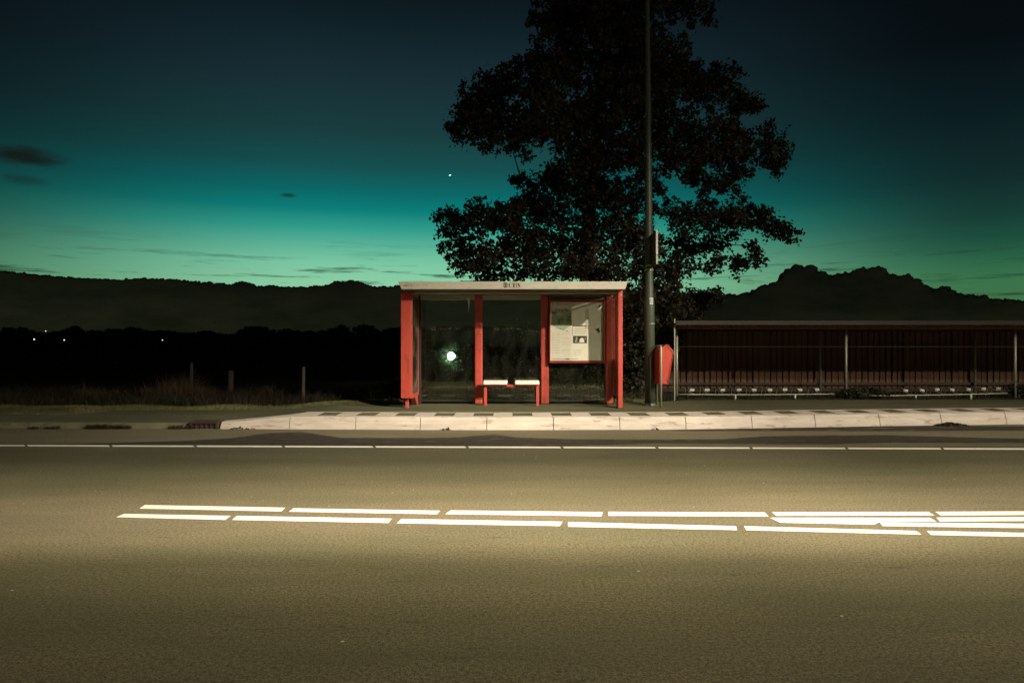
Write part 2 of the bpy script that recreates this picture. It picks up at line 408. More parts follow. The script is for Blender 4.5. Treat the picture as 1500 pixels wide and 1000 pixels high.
# kerb drain
dr = thing('kerb_drain', (X(298,11.76), kerbY(-5.3), 0), 'rusty dark cast iron drain inlet at the end of the white kerb', 'drain')
x0, x1 = X(278,11.74), X(320,11.74); ky = kerbY((x0+x1)/2)
mb = MB(); mb.box(x0, x1, ky-.015, ky+.26, .085, .125); mb.box(x0, x0+.05, ky-.012, ky+.02, .0, .085); mb.box(x1-.05, x1, ky-.012, ky+.02, .0, .085)
mb.box(x0, x1, ky+.02, ky+.26, 0, .085)
mb.build('frame', M['drain'], dr, bevel=.006)
mb = MB()
for i in range(4): xx = x0+.10+i*.085; mb.box(xx, xx+.018, ky-.004, ky+.012, .004, .084)
mb.box(x0+.051, x1-.051, ky+.012, ky+.019, .004, .084)
mb.build('grate', M['drain'], dr)

# ------------------------------------------------------------------ bus shelter
YF, YB = 13.18, 14.15
sh = thing('bus_shelter', (0, 13.6, PZ), 'red framed glass bus shelter with a flat cream roof and an information panel', 'bus shelter')
# roof
r = MB(); YR = 12.80; YE = 14.40
zt, zb = Z(412.3, YR), Z(423.5, YR)
tf = [X(583.5,YR), X(919.5,YR)]; bf = [X(587.5,YR), X(916,YR)]
r.add([(tf[0],YR-.015,zt),(tf[1],YR-.015,zt),(tf[1],YE,zt),(tf[0],YE,zt),(bf[0],YR+.02,zb),(bf[1],YR+.02,zb),(bf[1],YE-.04,zb),(bf[0],YE-.04,zb)],
      [(0,1,2,3),(4,7,6,5),(0,4,5,1),(1,5,6,2),(2,6,7,3),(3,7,4,0)])
roof = r.build('roof', M['cream'], sh, bevel=.008)
mb = MB(); mb.box(bf[0]+.05, bf[1]-.05, YR+.08, YE-.08, zb-.018, zb-.0005); mb.build('soffit', M['soffit'], roof)
mb = MB(); mb.box(X(604.5,YF), X(903,YF), 13.26, 13.33, Z(431,13.3), zb-.02); mb.build('roof_beam', M['greybeam'], sh, bevel=.004)
mb = MB(); mb.box(X(612,YB), X(898,YB), YB+.01, YB+.08, 2.36, zb-.02); mb.build('roof_beam', M['greybeam'], sh, bevel=.004)
# lettering on the fascia: an eye emblem, C B S, and the stop number
def fplane(px, py): 
    t = (py-412.3)/(423.5-412.3); y = YR-.015+.035*t-.0035; return Vector((X(px, YR), y, Z(py, YR)))
def arcstrip(mb, cx, cy, rx, ry, a0, a1, w, n=22):
    pts = []
    for i in range(n+1):
        a = math.radians(a0+(a1-a0)*i/n); ww = w(i/n) if callable(w) else w
        c, s_ = math.cos(a), math.sin(a)
        pts.append(((cx+c*(rx-ww), cy-s_*(ry-ww*.35)), (cx+c*rx, cy-s_*ry)))
    vs = []
    for a, b in pts: vs += [fplane(*a), fplane(*b)]
    mb.add(vs, [(2*i, 2*i+1, 2*i+3, 2*i+2) for i in range(n)])
eye = MB(); cx, cy, R = 740.5, 417.6, 3.6
n = 26
for sgn in (1, -1):   # black disc with an almond cut out of it
    vs = []
    for i in range(n+1):
        t = -1+2*i/n; yo = R*math.sqrt(max(0, 1-t*t)); yi = min(yo, 1.95*(1-t*t)**.8)
        vs += [fplane(cx+t*R, cy-sgn*yo), fplane(cx+t*R, cy-sgn*yi)]
    eye.add(vs, [(2*i, 2*i+1, 2*i+3, 2*i+2) for i in range(n)])
vs = [fplane(cx+1.35*math.cos(a), cy+1.35*math.sin(a)) for a in [2*math.pi*i/20 for i in range(20)]]
eye.add(vs, [tuple(range(20))])
eye.build('emblem', M['black'], roof)
lt = MB()
def fquad(mb, pts): mb.add([fplane(*p) for p in pts], [tuple(range(len(pts)))])
# C
arcstrip(lt, 748.2, 417.6, 2.9, 3.5, 50, 310, lambda t: .25+1.15*math.sin(math.pi*t)**2)
fquad(lt, [(750.1,414.3),(750.5,414.3),(750.5,416.2),(750.1,415.8)]); fquad(lt, [(750.1,419.6),(750.5,419.2),(750.5,420.9),(750.1,420.9)])
# B
fquad(lt, [(752.0,414.2),(753.6,414.2),(753.6,421.0),(752.0,421.0)])
fquad(lt, [(751.4,414.2),(752.0,414.2),(752.0,414.5),(751.4,414.5)]); fquad(lt, [(751.4,420.7),(752.0,420.7),(752.0,421.0),(751.4,421.0)])
for yy in (414.2, 417.2, 420.7): fquad(lt, [(753.6,yy),(755.3,yy),(755.3,yy+.3),(753.6,yy+.3)])
arcstrip(lt, 755.2, 415.85, 1.7, 1.65, 88, -88, lambda t: .2+.75*math.sin(math.pi*t))
arcstrip(lt, 755.2, 419.1, 2.05, 1.9, 88, -88, lambda t: .2+.85*math.sin(math.pi*t))
# S : thin curls, thick diagonal spine
arcstrip(lt, 760.0, 415.8, 1.85, 1.6, 40, 200, .45)
arcstrip(lt, 760.0, 419.4, 1.85, 1.6, -140, 20, .45)
fquad(lt, [(758.1,415.6),(758.9,414.9),(761.8,418.3),(762.0,419.4),(761.0,419.9),(758.4,416.9)])
fquad(lt, [(761.4,414.2),(761.8,414.2),(761.8,416.0),(761.4,415.6)]); fquad(lt, [(758.1,419.4),(758.5,419.8),(758.5,421.0),(758.1,421.0)])
lt.build('lettering', M['black'], roof)
def text(body, size, loc, mat, parent, name='lettering', rot=(math.pi/2,0,0), sx=1.0):
    cu = bpy.data.curves.new('t', 'FONT'); cu.body = body; cu.size = size
    to = bpy.data.objects.new('t', cu); COL.objects.link(to); dg = bpy.context.evaluated_depsgraph_get(); dg.update()
    me = bpy.data.meshes.new_from_object(to.evaluated_get(dg)); bpy.data.objects.remove(to)
    me.materials.clear(); me.materials.append(mat)
    o = bpy.data.objects.new(name, me); COL.objects.link(o); o.parent = parent
    o.location = Vector(loc)-Vector(ORG[parent.name]); o.rotation_euler = rot; o.scale = (sx,1,1); ORG[o.name] = ORG[parent.name]
    return o
p = fplane(591.8, 419.1); text('3756  01', .048, p+Vector((0,-.006,0)), M['ink'], roof, 'stop_number', rot=(math.pi/2+.23,0,0), sx=.95)

# advertising case that closes the left end, on short legs
cz0, cz1 = Z(583.5,YF), Z(428,YF)
cx0, cx1 = X(587,YF), X(604,YF)
mb = MB(); mb.box(cx0, cx1-.012, YF, 14.10, cz0, cz1); case = mb.build('display_case', M['red'], sh, bevel=.012)
mb = MB()
xo = cx1
for (y0,y1,z0,z1) in ((YF,YF+.05,cz0,cz1),(14.06,14.10,cz0,cz1),(YF+.05,14.06,cz0,cz0+.07),(YF+.05,14.06,cz1-.07,cz1)): mb.box(xo-.012, xo, y0, y1, z0, z1)
mb.build('case_frame', M['red'], case, bevel=.003)
mb = MB(); mb.box(xo-.0115, xo-.010, YF+.05, 14.06, cz0+.07, cz1-.07)
mp, nt, out = newmat('dim_poster'); pp = pos(nt)
cc = ramp(nt, noise(nt, mapped(nt, pp, (1,1.5,2)), 1.8, 4), [(.42, (.03,.028,.02)), (.5, (.12,.10,.06)), (.62, (.28,.27,.18))], 'CONSTANT')
bsdf(nt, out, cc, .12); mb.build('poster', mp, case)
mb = MB()
for i in range(3):
    xx = cx0+.055+i*.052; mb.box(xx, xx+.006, YF-.004, YF+.001, cz0+.01, cz1-.01)
mb.build('trim_strip', M['red'], case)
mb = MB(); mb.box(-2.075,-2.015,13.28,13.36,PZ,cz0); mb.build('leg', M['red'], sh, bevel=.006)
mb = MB(); mb.prism([(cx1-.012,13.62,cz0-.001),(cx1-.012,14.08,cz0-.001),(cx1-.012,14.08,PZ),(cx1-.012,13.93,PZ)], (-.10,0,0)); mb.build('leg', M['red'], sh, bevel=.004)
# posts
def post(x0, x1, y0, y1, z1, bev=.03, name='post'):
    mb = MB(); mb.box(x0, x1, y0, y1, PZ, z1); o = mb.build(name, M['red'], sh, bevel=bev, seg=4); o.data.shade_smooth()
    w = o.modifiers.new('n', 'WEIGHTED_NORMAL'); 
    mb = MB(); mb.box(x0-.02, x1+.02, y0-.02, y1+.02, PZ, PZ+.012); mb.build('foot_plate', M['dark'], o)
    return o
bz = zb-.02
post(X(695.3,YB), X(706.8,YB), YB-.03, YB+.10, bz)
p2 = post(X(792.2,YB), X(804,YB), YB-.03, YB+.10, bz)
post(X(886.8,YB), X(897.6,YB), YB-.03, YB+.10, bz)
post(X(905.3,YF), X(912.2,YF), YF, YF+.22, bz+.02, .012)
post(X(613,YB), X(616.5,YB), YB+.01, YB+.07, bz, .008).data.materials[0] = M['dark']
for (px, py) in ((703.5,486.5),(798.5,495),(909.5,431.5)):
    Y = YB-.03 if px < 900 else YF
    mb = MB(); mb.tube([P(px,py,Y)+Vector((0,.004,0)), P(px,py,Y)-Vector((0,.008,0))], .010, 10); mb.build('bolt', M['white'], sh)
# panes of the back wall and the right end
for (a, b) in ((616.8,695),(707.1,791.9),(804.3,886.5)):
    z0 = Z(586, YB)
    mb = MB(); mb.box(X(a,YB), X(b,YB), YB+.03, YB+.038, z0, 2.36); g = mb.build('glass_pane', M['glass'], sh)
    mb = MB(); mb.box(X(a,YB), X(b,YB), YB+.018, YB+.05, z0-.03, z0); mb.build('sill', M['dark'], g, bevel=.003)
    if a < 800:
        e = MB(); ex = X(a+18, YB) if a < 700 else X(a+20.5, YB); ez = Z(481.2, YB)
        for s_ in range(9):     # an oval rosette of short strokes
            th = math.pi*2*s_/9; c, q = math.cos(th), math.sin(th)
            e.add([(ex+.022*c-.01*q, YB+.026, ez+.016*q+.006*c), (ex+.062*c-.012*q, YB+.026, ez+.034*q+.007*c), (ex+.062*c+.012*q, YB+.026, ez+.034*q-.007*c), (ex+.022*c+.01*q, YB+.026, ez+.016*q-.006*c)], [(0,1,2,3)])
        xx = ex+.11; rr = random.Random(3)
        while xx < ex+.55:      # a line of lettering too small and faint to read
            w = rr.uniform(.014,.024); hh = rr.choice([.020,.026,.030])
            e.box(xx, xx+.007, YB+.024, YB+.027, ez-.014, ez-.014+hh)
            if rr.random() < .8: e.box(xx+.007, xx+w, YB+.024, YB+.027, ez-.014+rr.choice([0,.012]), ez-.014+rr.choice([.016,.020]))
            xx += w+.010
        e.build('etched_decal', M['decal'], g)
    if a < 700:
        mb = MB(); mb.prism([P(684.3,437,YB), P(688,437,YB), P(687.6,449,YB), P(686.6,455.5,YB), P(686,455.5,YB), P(686,447,YB)], (0,.004,0)); mb.build('sticker', M['white'], g)  # lamp reflection in the pane built as a white tapered strip
mb = MB(); sx0 = X(909,YF); mb.box(sx0, sx0+.008, YF+.24, YB-.04, PZ+.22, 2.40); mb.build('glass_pane', M['glass'], sh)
for z in (PZ+.19, 2.40): mb = MB(); mb.box(sx0-.012, sx0+.02, YF+.22, YB-.03, z, z+.03); mb.build('rail', M['red'], sh, bevel=.003)
# information panel in the right bay
YP = 14.02
def PP(px, py, dy=0): return Vector((X(px,YP), YP+dy, Z(py,YP)))
mb = MB(); o_ = (804.6,438.5,886,531.6); i_ = (806.3,442.5,883,528)
def rect(mb, a, b, c, d, y0, y1): mb.box(X(a,YP), X(c,YP), YP+y0, YP+y1, Z(d,YP), Z(b,YP))
rect(mb, o_[0], o_[1], o_[2], i_[1], -.03, .08); rect(mb, o_[0], i_[3], o_[2], o_[3], -.03, .08)
rect(mb, o_[0], i_[1], i_[0], i_[3], -.03, .08); rect(mb, i_[2], i_[1], o_[2], i_[3], -.03, .08)
M['maroon'] = surf('dark_red_paint', (.20,.028,.018), (.26,.036,.024), 6, .4)
panel = mb.build('information_panel', M['maroon'], sh, bevel=.006)
paper = surf('poster_paper', (.66,.63,.50), (.72,.69,.56), 6, .5, bstr=0)
mb = MB(); rect(mb, 806.4, 442.6, 882.9, 527.9, .0, .07); mb.build('poster', paper, panel)
mpm, nt, out = newmat('route_map_print'); pp = pos(nt)
nf = noise(nt, pp, 9, 5, .7)
cc = ramp(nt, nf, [(.38, (.60,.60,.46)), (.46, (.22,.38,.20)), (.53, (.50,.56,.38)), (.58, (.06,.15,.07)), (.68, (.30,.42,.26))])
bsdf(nt, out, cc, .5)
mb = MB(); blob = [(808,456),(815,452),(822,454),(829,451),(836,456),(837,468),(838,476),(832,479),(826,484),(817,481),(809,476)]
mb.prism([PP(a,b,-.002) for a, b in blob][::-1], (0,.0015,0)); mb.build('route_map', mpm, panel)
mb = MB(); rr = random.Random(5)
rect(mb, 808.5, 444.6, 811.5, 446.2, -.003, -.0015)
xx = 814.
while xx < 832: w = rr.uniform(.8,1.8); rect(mb, xx, 445, xx+w, 446, -.003, -.0015); xx += w+.45
yy = 452.
while yy < 481:
    for c0 in (857.5, 860.6):
        w = rr.uniform(1.2,2.4); rect(mb, c0, yy, c0+w, yy+.6, -.003, -.0015)
    yy += 1.35
xx = 808.
while xx < 846: w = rr.uniform(.8,1.8); rect(mb, xx, 525.2, xx+w, 525.9, -.003, -.0015); xx += w+.5
yy = 488.
while yy < 520:
    for c0, c1 in ((809,820),(823,835),(840,852)):
        if yy > 490 and c0 == 840 and yy < 506: continue
        if rr.random() < .8:
            xx = c0
            while xx < c1: w = rr.uniform(.7,2.); rect(mb, xx, yy, min(xx+w, c1), yy+.32, -.003, -.0015); xx += w+.8
    yy += 2.4
for k_ in range(5):
    xx = 842.
    while xx < 858: w = rr.uniform(.7,2.); rect(mb, xx, 480+k_*2.1, xx+w, 480.4+k_*2.1, -.003, -.0015); xx += w+.6
mb.build('printed_text', M['ink'], panel)
mb = MB(); rect(mb, 829, 484.4, 832, 485.2, -.003, -.0015); rect(mb, 829, 525, 833.5, 526.4, -.003, -.0015); rect(mb, 839, 476.6, 860, 477.8, -.003, -.0015)
rect(mb, 838.6, 477.8, 839, 491.6, -.003, -.0015); mb.build('printed_bar', M['black'], panel)
mph, nt, out = newmat('dark_print'); pp = pos(nt)
cc = ramp(nt, noise(nt, pp, 14, 4), [(.46, (.02,.018,.012)), (.56, (.06,.05,.03)), (.68, (.45,.42,.30))]); bsdf(nt, out, cc, .5)
mb = MB(); rect(mb, 839.5, 491.8, 859.8, 502.6, -.003, -.0015); mb.build('printed_photo', mph, panel)
mb = MB(); mb.prism([PP(848.5,501.5,-.0045),(PP(856,501.5,-.0045)),PP(855.5,497,-.0045),PP(853,494.5,-.0045),PP(849.5,495.8,-.0045)], (0,.001,0)); mb.build('printed_house', paper, panel)
mb = MB(); mb.prism([PP(874.5,481.5,-.02),PP(876.5,480,-.02),PP(879,486,-.02),PP(877.5,487,-.02),PP(876.5,484,-.02),PP(874.8,484,-.02)][::-1], (0,.018,0)); mb.build('latch', M['dark'], panel)
mb = MB(); mb.tube([PP(878,448,-.002), PP(878,448,-.012)], .022, 14); mb.build('lock', M['signback'], panel)

# bench
bn = thing('bench', (X(749,13.72), 13.72, PZ), 'small bench with two white seats on a red frame inside the shelter', 'bench')
for (a, b) in ((707.8,743.2),(754.2,790)):
    mb = MB(); mb.box(X(a,13.6), X(b,13.6), 13.6, 13.95, Z(563.4,13.6), Z(557.6,13.6)); mb.build('seat', M['seat'], bn, bevel=.014, seg=3)
zr1 = Z(563.6,13.6)
for (a, b) in ((708.8,713.2),(785.2,789.4)):
    mb = MB(); mb.box(X(a,13.72), X(b,13.72), 13.70, 13.76, PZ, zr1-.002); mb.build('leg', M['red'], bn, bevel=.006)
mb = MB(); mb.box(X(713.3,13.72), X(785.1,13.72), 13.72, 13.75, zr1-.05, zr1-.006); mb.build('frame', M['red'], bn, bevel=.004)
mb = MB(); mb.box(X(741.5,13.65), X(752,13.65), 13.64, 13.90, zr1-.045, zr1-.001); mb.build('seat_bracket', M['red'], bn, bevel=.008)

# ------------------------------------------------------------------ lamp post, stop sign, litter bin
lpx, lpy = 2.79, 13.80
lp = thing('lamp_post', (lpx, lpy, PZ), 'tall green grey lamp post rising in front of the tree right of the shelter', 'lamp post')
hs = [PZ, 2.20, 2.30, 2.42, 4.2, 6.2, 8.4, 9.6]; rs = [.104,.102,.100,.083,.073,.060,.046,.040]
mb = MB(); mb.tube([(lpx-.055*(h-PZ)/8.2, lpy, h) for h in hs], rs, 20); mb.build('pole', M['poleg'], lp, smooth=True)
mb = MB(); mb.tube([(lpx, lpy, Z(474,lpy)-.006), (lpx, lpy, Z(474,lpy)+.006)], .1045, 20); mb.build('collar', M['galv'], lp)
mb = MB(); mb.tube([(lpx, lpy, PZ), (lpx, lpy, PZ+.05)], [.13,.11], 20); mb.build('foot_collar', M['poleg'], lp)
mb = MB(); 
tx = lpx-.063
mb.tube([(tx, lpy, 9.55), (tx, lpy-.3, 9.85), (tx, lpy-1.2, 10.0), (tx, lpy-2.2, 10.05)], [.04,.035,.03,.03], 12); mb.build('arm', M['poleg'], lp, smooth=True)
mb = MB(); mb.box(tx-.14, tx+.14, lpy-2.95, lpy-2.15, 9.98, 10.12); mb.build('lamp_housing', M['dark'], lp, bevel=.03)
mb = MB(); sxx = lpx+.003
for (z0,z1,w) in ((Z(446,13.7),Z(442.2,13.7),.032),(Z(441.4,13.7),Z(436.2,13.7),.032)):
    mb.box(sxx-w, sxx+w, lpy-.118, lpy-.100, z0, z1)
mb.build('sticker', M['white'], lp)
mb = MB(); mb.box(sxx-.018, sxx-.006, lpy-.1205, lpy-.1182, Z(441,13.7), Z(437.2,13.7)); mb.box(sxx+.004, sxx+.02, lpy-.1205, lpy-.1182, Z(440.6,13.7), Z(438.2,13.7)); mb.box(sxx-.014, sxx+.018, lpy-.1205, lpy-.1182, Z(444.6,13.7), Z(443.6,13.7)); mb.build('sticker_print', M['ink'], lp)

sg = thing('bus_stop_sign', (2.84, 13.6, 3.0), 'narrow bus stop sign board seen edge on, clamped to the lamp post', 'sign')
mb = MB(); mb.box(2.815, 2.850, 13.36, 13.90, Z(387.5,13.4), Z(338.5,13.4)); mb.build('board', M['signback'], sg, bevel=.004)
mb = MB(); mb.box(2.812, 2.855, 13.340, 13.357, Z(373,13.4), Z(337.5,13.4)); mb.build('edge_strip', M['white'], sg, bevel=.003)
mb = MB(); mb.box(2.815, 2.852, 13.343, 13.357, Z(387,13.4), Z(373.6,13.4)); mb.build('lower_edge', M['galv'], sg, bevel=.003)
for py in (388.5, 394.8):
    mb = MB(); mb.tube([(lpx-.02, lpy, Z(py,13.7)-.012), (lpx-.02, lpy, Z(py,13.7)+.012)], .090, 18); mb.build('clamp', M['galv'], sg)

lb = thing('litter_bin', (2.94, 13.6, PZ), 'red wedge topped litter bin on a bent steel tube beside the lamp post', 'litter bin')
pf = [(966,511),(977.3,503.6),(986.5,515),(978.2,562.8),(966,562)]
a8 = math.radians(-6)
pr = [P(a, b, 13.45) for a, b in pf]; c0 = pr[0].copy()
def rotp(p): q = p-c0; return Vector((c0.x+q.x*math.cos(a8)-q.y*math.sin(a8), c0.y+q.x*math.sin(a8)+q.y*math.cos(a8), p.z))
pr = [rotp(p) for p in pr]; dv = Vector((-.05, .38, -.02))
mb = MB(); mb.prism(pr, dv); mb.build('bin_body', M['red'], lb, bevel=.010)
mb = MB()      # raised rim along the front edges
ctr = sum(pr, Vector())/5
for a, b in ((1,2),(2,3)):
    A, B = pr[a], pr[b]; iA, iB = A+(ctr-A)*.10, B+(ctr-B)*.10
    mb.prism([A, B, iB, iA], (0,-.012,0))
mb.build('rim', M['red'], lb, bevel=.003)
fx, fy = X(968.2,13.36), 13.36; rx, ry = X(962.3,13.92), 13.92; ztp = Z(505.5,13.36)
arc = [(fx, fy, PZ)]+[(fx, fy, ztp-.06)]+[(fx+(rx-fx)*t, fy+(ry-fy)*t, ztp-.06+.05*math.sin(math.acos(1-min(1,t/.15))) if t < .15 else ztp-.01) for t in (.03,.07,.15,.5)]+[(rx, ry, ztp-.01)]+[(rx, ry, PZ)]
mb = MB(); mb.tube(arc, .020, 12); mb.build('stand', M['galv'], lb, smooth=True)

# ------------------------------------------------------------------ leafy things
def leaves(pts, size, rng, droop=.0):
    n = len(pts); a = rng.normal(size=(n,3)); a /= np.linalg.norm(a, axis=1)[:,None]
    b = rng.normal(size=(n,3)); b -= (a*b).sum(1)[:,None]*a; b /= np.linalg.norm(b, axis=1)[:,None]
    s = size*rng.uniform(.6, 1.25, (n,1)); w = .38*rng.uniform(.8,1.2,(n,1))
    c = np.cross(a, b)*s*.12
    v = np.stack([pts-a*s*.5, pts+b*s*w+c-a*s*.05, pts+a*s*.55, pts-b*s*w+c-a*s*.05], axis=1).reshape(-1,3)
    f = np.arange(n*4).reshape(-1,4); return v, f
def cluster(center, rad, n_twig, per, rng, jit=.10, shell=.45):
    d = rng.normal(size=(n_twig,3)); d /= np.linalg.norm(d, axis=1)[:,None]
    r = rng.uniform(shell, 1.0, (n_twig,1))**.7
    tips = np.array(center)+d*r*np.array(rad)
    base = np.array(center)+d*r*np.array(rad)*.35
    t = rng.uniform(.45, 1.08, (n_twig,per,1))
    pts = base[:,None,:]+(tips-base)[:,None,:]*t+rng.normal(size=(n_twig,per,3))*jit
    return tips, pts.reshape(-1,3)
TY = 18.0
CL = [(850,18,75,42),(925,12,75,38),(1005,8,42,22),(812,30,34,30),(880,75,95,48),(955,85,60,45),(800,105,56,42),(728,128,46,34),
 (695,165,40,34),(676,190,26,22),(740,190,58,36),(815,170,75,55),(900,150,75,60),(985,115,58,42),(1045,132,52,36),(1092,152,26,18),(975,190,62,40),
 (1050,205,58,34),(1112,205,44,26),(1142,232,26,22),(1075,240,40,24),(1000,235,52,26),(905,225,62,42),(848,235,44,38),(810,262,26,24),
 (860,285,52,34),(790,305,46,26),(740,318,54,26),(690,330,44,26),(656,318,22,12),(668,360,26,22),(700,378,46,26),(775,360,60,40),(850,345,60,46),
 (915,300,44,42),(935,355,44,42),(1008,318,48,30),(1062,318,44,26),(1110,322,34,22),(1140,336,32,16),(1000,358,42,24),(1050,352,34,18),(1105,372,15,16),
 (870,395,72,28),(790,398,60,18),(720,402,44,14),(940,400,40,26),(1080,385,10,14),(1098,155,16,9),(1020,440,34,22),(972,432,46,34),(930,450,40,40),(985,465,44,24),(1040,430,16,8),
 (1040,270,28,22),(1076,268,24,22),(952,262,26,26),(800,272,32,30),(765,268,18,10),(990,392,40,20),(1040,388,26,14),(1020,262,22,12),(880,-60,110,50),(960,-50,70,46),(820,-50,60,40),(900,-140,90,60),(900,-210,60,50)]
tr = thing('tree', (X(864,TY), TY, .18), 'large dark broadleaf tree spreading behind the bus shelter', 'tree')
rng = np.random.default_rng(11)
trunk = [Vector((X(866,TY), TY, .12)), Vector((X(864,TY), TY, 1.8)), Vector((X(860,TY), TY+.05, 3.4)), Vector((X(864,TY), TY, 5.2)), Vector((X(876,TY), TY+.1, 7.2)), Vector((X(886,TY), TY, 9.4)), Vector((X(893,TY), TY, 11.5)), Vector((X(897,TY), TY, 13.2))]
tb = MB(); tb.tube(trunk, [.27,.22,.20,.175,.14,.10,.06,.02], 12); tb.build('trunk', M['bark'], tr, smooth=True)
def on_trunk(z):
    z = max(.9, min(12.5, z))
    for a, b in zip(trunk[:-1], trunk[1:]):
        if a.z <= z <= b.z: return a.lerp(b, (z-a.z)/(b.z-a.z))
    return trunk[-1]
nodes = []; CL.sort(key=lambda q: abs(q[0]-875)); bb = MB(); allp = []; rnd = random.Random(4)
for (px, py, rx, ry) in CL:
    off = abs(px-875); W = 270.
    room = math.sqrt(max(.05, 1-min(1, off/W)**2))
    reps = 2 if (rx*ry > 1100 and room > .5) else 1
    for q in range(reps):
        dy = (rnd.uniform(.25,.85)*(1 if q else -1) if reps == 2 else rnd.uniform(-.5,.5))*room*3.0
        Yc = TY+dy; c = P(px, py, Yc)
        rad = np.array([rx/F*Yc, max(rx,ry)/F*Yc*.9, ry/F*Yc])
        area = rx*ry; nt_ = int(max(10, area/(31 if reps == 2 else 21)))
        tips, pts = cluster(c, rad*.97, nt_, 15, rng, .065, .35)
        allp.append(pts)
        for e_ in range(int(3+area/500)):      # ragged sprays round the rim of each clump
            d_ = rng.normal(size=3); d_ /= np.linalg.norm(d_); cc_ = np.array(c)+d_*rad*rng.uniform(.8,1.18); q_ = rng.uniform(.10,.26)
            allp.append(cluster(cc_, np.array([q_,q_,q_*.8]), 5, 11, rng, .05, .2)[1])
        st_ = on_trunk(c.z-(abs(c.x-trunk[0].x)*.35+.4)); best, bd = st_, (c-st_).length*1.15
        for q_ in nodes:
            if (q_-on_trunk(q_.z)).length < (c-on_trunk(c.z)).length-.3 and q_.z < c.z+1.2 and (q_-c).length < bd: best, bd = q_, (q_-c).length
        nodes.append(c); s = best; d = c-s
        mid = s.lerp(c, .5)+Vector((rnd.uniform(-.2,.2), rnd.uniform(-.2,.2), .07*d.length*rnd.uniform(-.3,1.2)))
        r0 = (.018+.013*d.length) if best is st_ else .012+.007*d.length
        pl = [s, s.lerp(mid,.5)+Vector((rnd.uniform(-.1,.1),0,rnd.uniform(-.06,.08))), mid, mid.lerp(c,.5)+Vector((rnd.uniform(-.08,.08),rnd.uniform(-.08,.08),rnd.uniform(-.08,.08))), c]
        bb.tube(pl, [r0, r0*.8, r0*.6, r0*.42, .010], 6, cap=False)
        for i in range(0, len(tips), 3):
            tp = Vector(tips[i]); st = pl[3].lerp(c, rnd.random())
            m2 = st.lerp(tp, .5)+Vector((rnd.uniform(-.05,.05),)*3)
            bb.tube([st, m2, tp], [.010,.007,.003], 3, cap=False)
# hanging twigs below the right-hand branches
for (a, b, c_, d_) in ((1072,385,1080,408),(1100,372,1112,392),(1148,345,1168,356),(1128,235,1136,262),(648,330,640,345),(1040,30,1045,2)):
    A, B = P(a,b,TY), P(c_,d_,TY); bb.tube([A, A.lerp(B,.5)+Vector((.03,0,.02)), B], [.012,.008,.003], 4, cap=False)
    t = rng.uniform(0,1.05,(60,1)); allp.append(np.array(A)+(np.array(B)-np.array(A))*t+rng.normal(size=(60,3))*.06)
bb.build('branches', M['bark'], tr, smooth=True)
pts = np.concatenate(allp)
v, f = leaves(pts, .098, rng); fast('crown', v, f, M['leaf'], tr)
print('tree leaves', len(pts))

def bush(px, pyb, Yc, w, h, label, mat='bush', n=260, z0=None, cat='bush', name='bush', size=.085, group=None):
    cx_ = X(px, Yc); zb_ = pathZ(cx_)-.03
    t = thing(name, (cx_, Yc, zb_), label, cat, group); ps = []; st = MB(); rr = random.Random(int(px*7))
    for i in range(7):
        c = Vector((cx_+rr.uniform(-.36,.36)*w, Yc+rr.uniform(-.3,.3)*w*.6, zb_+h*rr.uniform(.25,.78)))
        rd = np.array([w*.26, w*.22, h*.26])*rr.uniform(.8,1.2)
        tips, p_ = cluster(c, rd, max(6, n//7), 12, rng, .05, .3); p_[:,2] = np.maximum(p_[:,2], zb_+.01); ps.append(p_)
        b0 = Vector((cx_+rr.uniform(-.1,.1)*w, Yc, zb_)); st.tube([b0, b0.lerp(c,.5)+Vector((0,0,.05)), c], [.02,.014,.006], 5, cap=False)
    st.build('stems', M['bark'], t); v, f = leaves(np.concatenate(ps), size, rng); fast('foliage', v, f, M[mat], t)
    return t
GB = 'dark bushes behind the bus shelter'
bush(600, 590, 15.6, 1.1, .5, 'low weedy bush at the left foot of the shelter', n=120)
bush(700, 590, 16.6, 2.0, 1.3, 'dark bush seen through the left pane of the shelter behind its red post', group=GB, n=200)
bush(800, 590, 16.8, 2.4, 2.0, 'dark bush seen through the middle pane behind the bench', group=GB, n=320)
bush(890, 590, 16.6, 2.2, 1.9, 'dark bush behind the information panel of the shelter', group=GB, n=300)
bush(945, 590, 16.2, 1.7, 2.4, 'tall dark bush filling the gap between shelter and bicycle shed', group=GB, n=380)
bush(1258, 588, 15.5, 1.5, .30, 'low leafy weeds growing between the two bicycle racks', n=150, size=.06)
bush(1490, 588, 15.6, .9, .32, 'low leafy weeds at the foot of the right shed post', n=60, size=.06)
bush(642, 590, 23.3, 1.5, 1.25, 'green bush lit by the round garden lamp behind the glass', n=260)
bush(684, 590, 21.7, .35, 1.15, 'small sprig of bush standing in front of the round garden lamp', n=50)

# distant wood along the horizon
def treeline(name, prof, Y, seed, size):
    r_ = np.random.default_rng(seed); ps = []
    px = -260
    while px < 1760:
        py = np.interp(px, [p[0] for p in prof], [p[1] for p in prof])+r_.uniform(-4,4)
        Yc = Y+r_.uniform(-12,12); w = r_.uniform(6,15)/F*Yc; top = Z(py, Yc); h = top-.1
        c = np.array([X(px,Yc), Yc, .1+h*.5]); n = 90
        pts = c+r_.normal(size=(n,3))*np.array([w*.42, w*.4, h*.22]); pts[:,2] = np.clip(pts[:,2], .1, top)
        q = r_.normal(size=(44,3))*np.array([w*.26, w*.3, h*.09]); q[:,2] = -abs(q[:,2]); ps += [pts, np.array([c[0], Yc, top])+q]
        px += r_.uniform(3.5,7)
    v, f = leaves(np.concatenate(ps), size, r_); o = fast(name, v, f, M['farleaf']); o['kind'] = 'stuff'
    o['label'] = 'dark wood along the horizon across the fields'; o['category'] = 'wood'
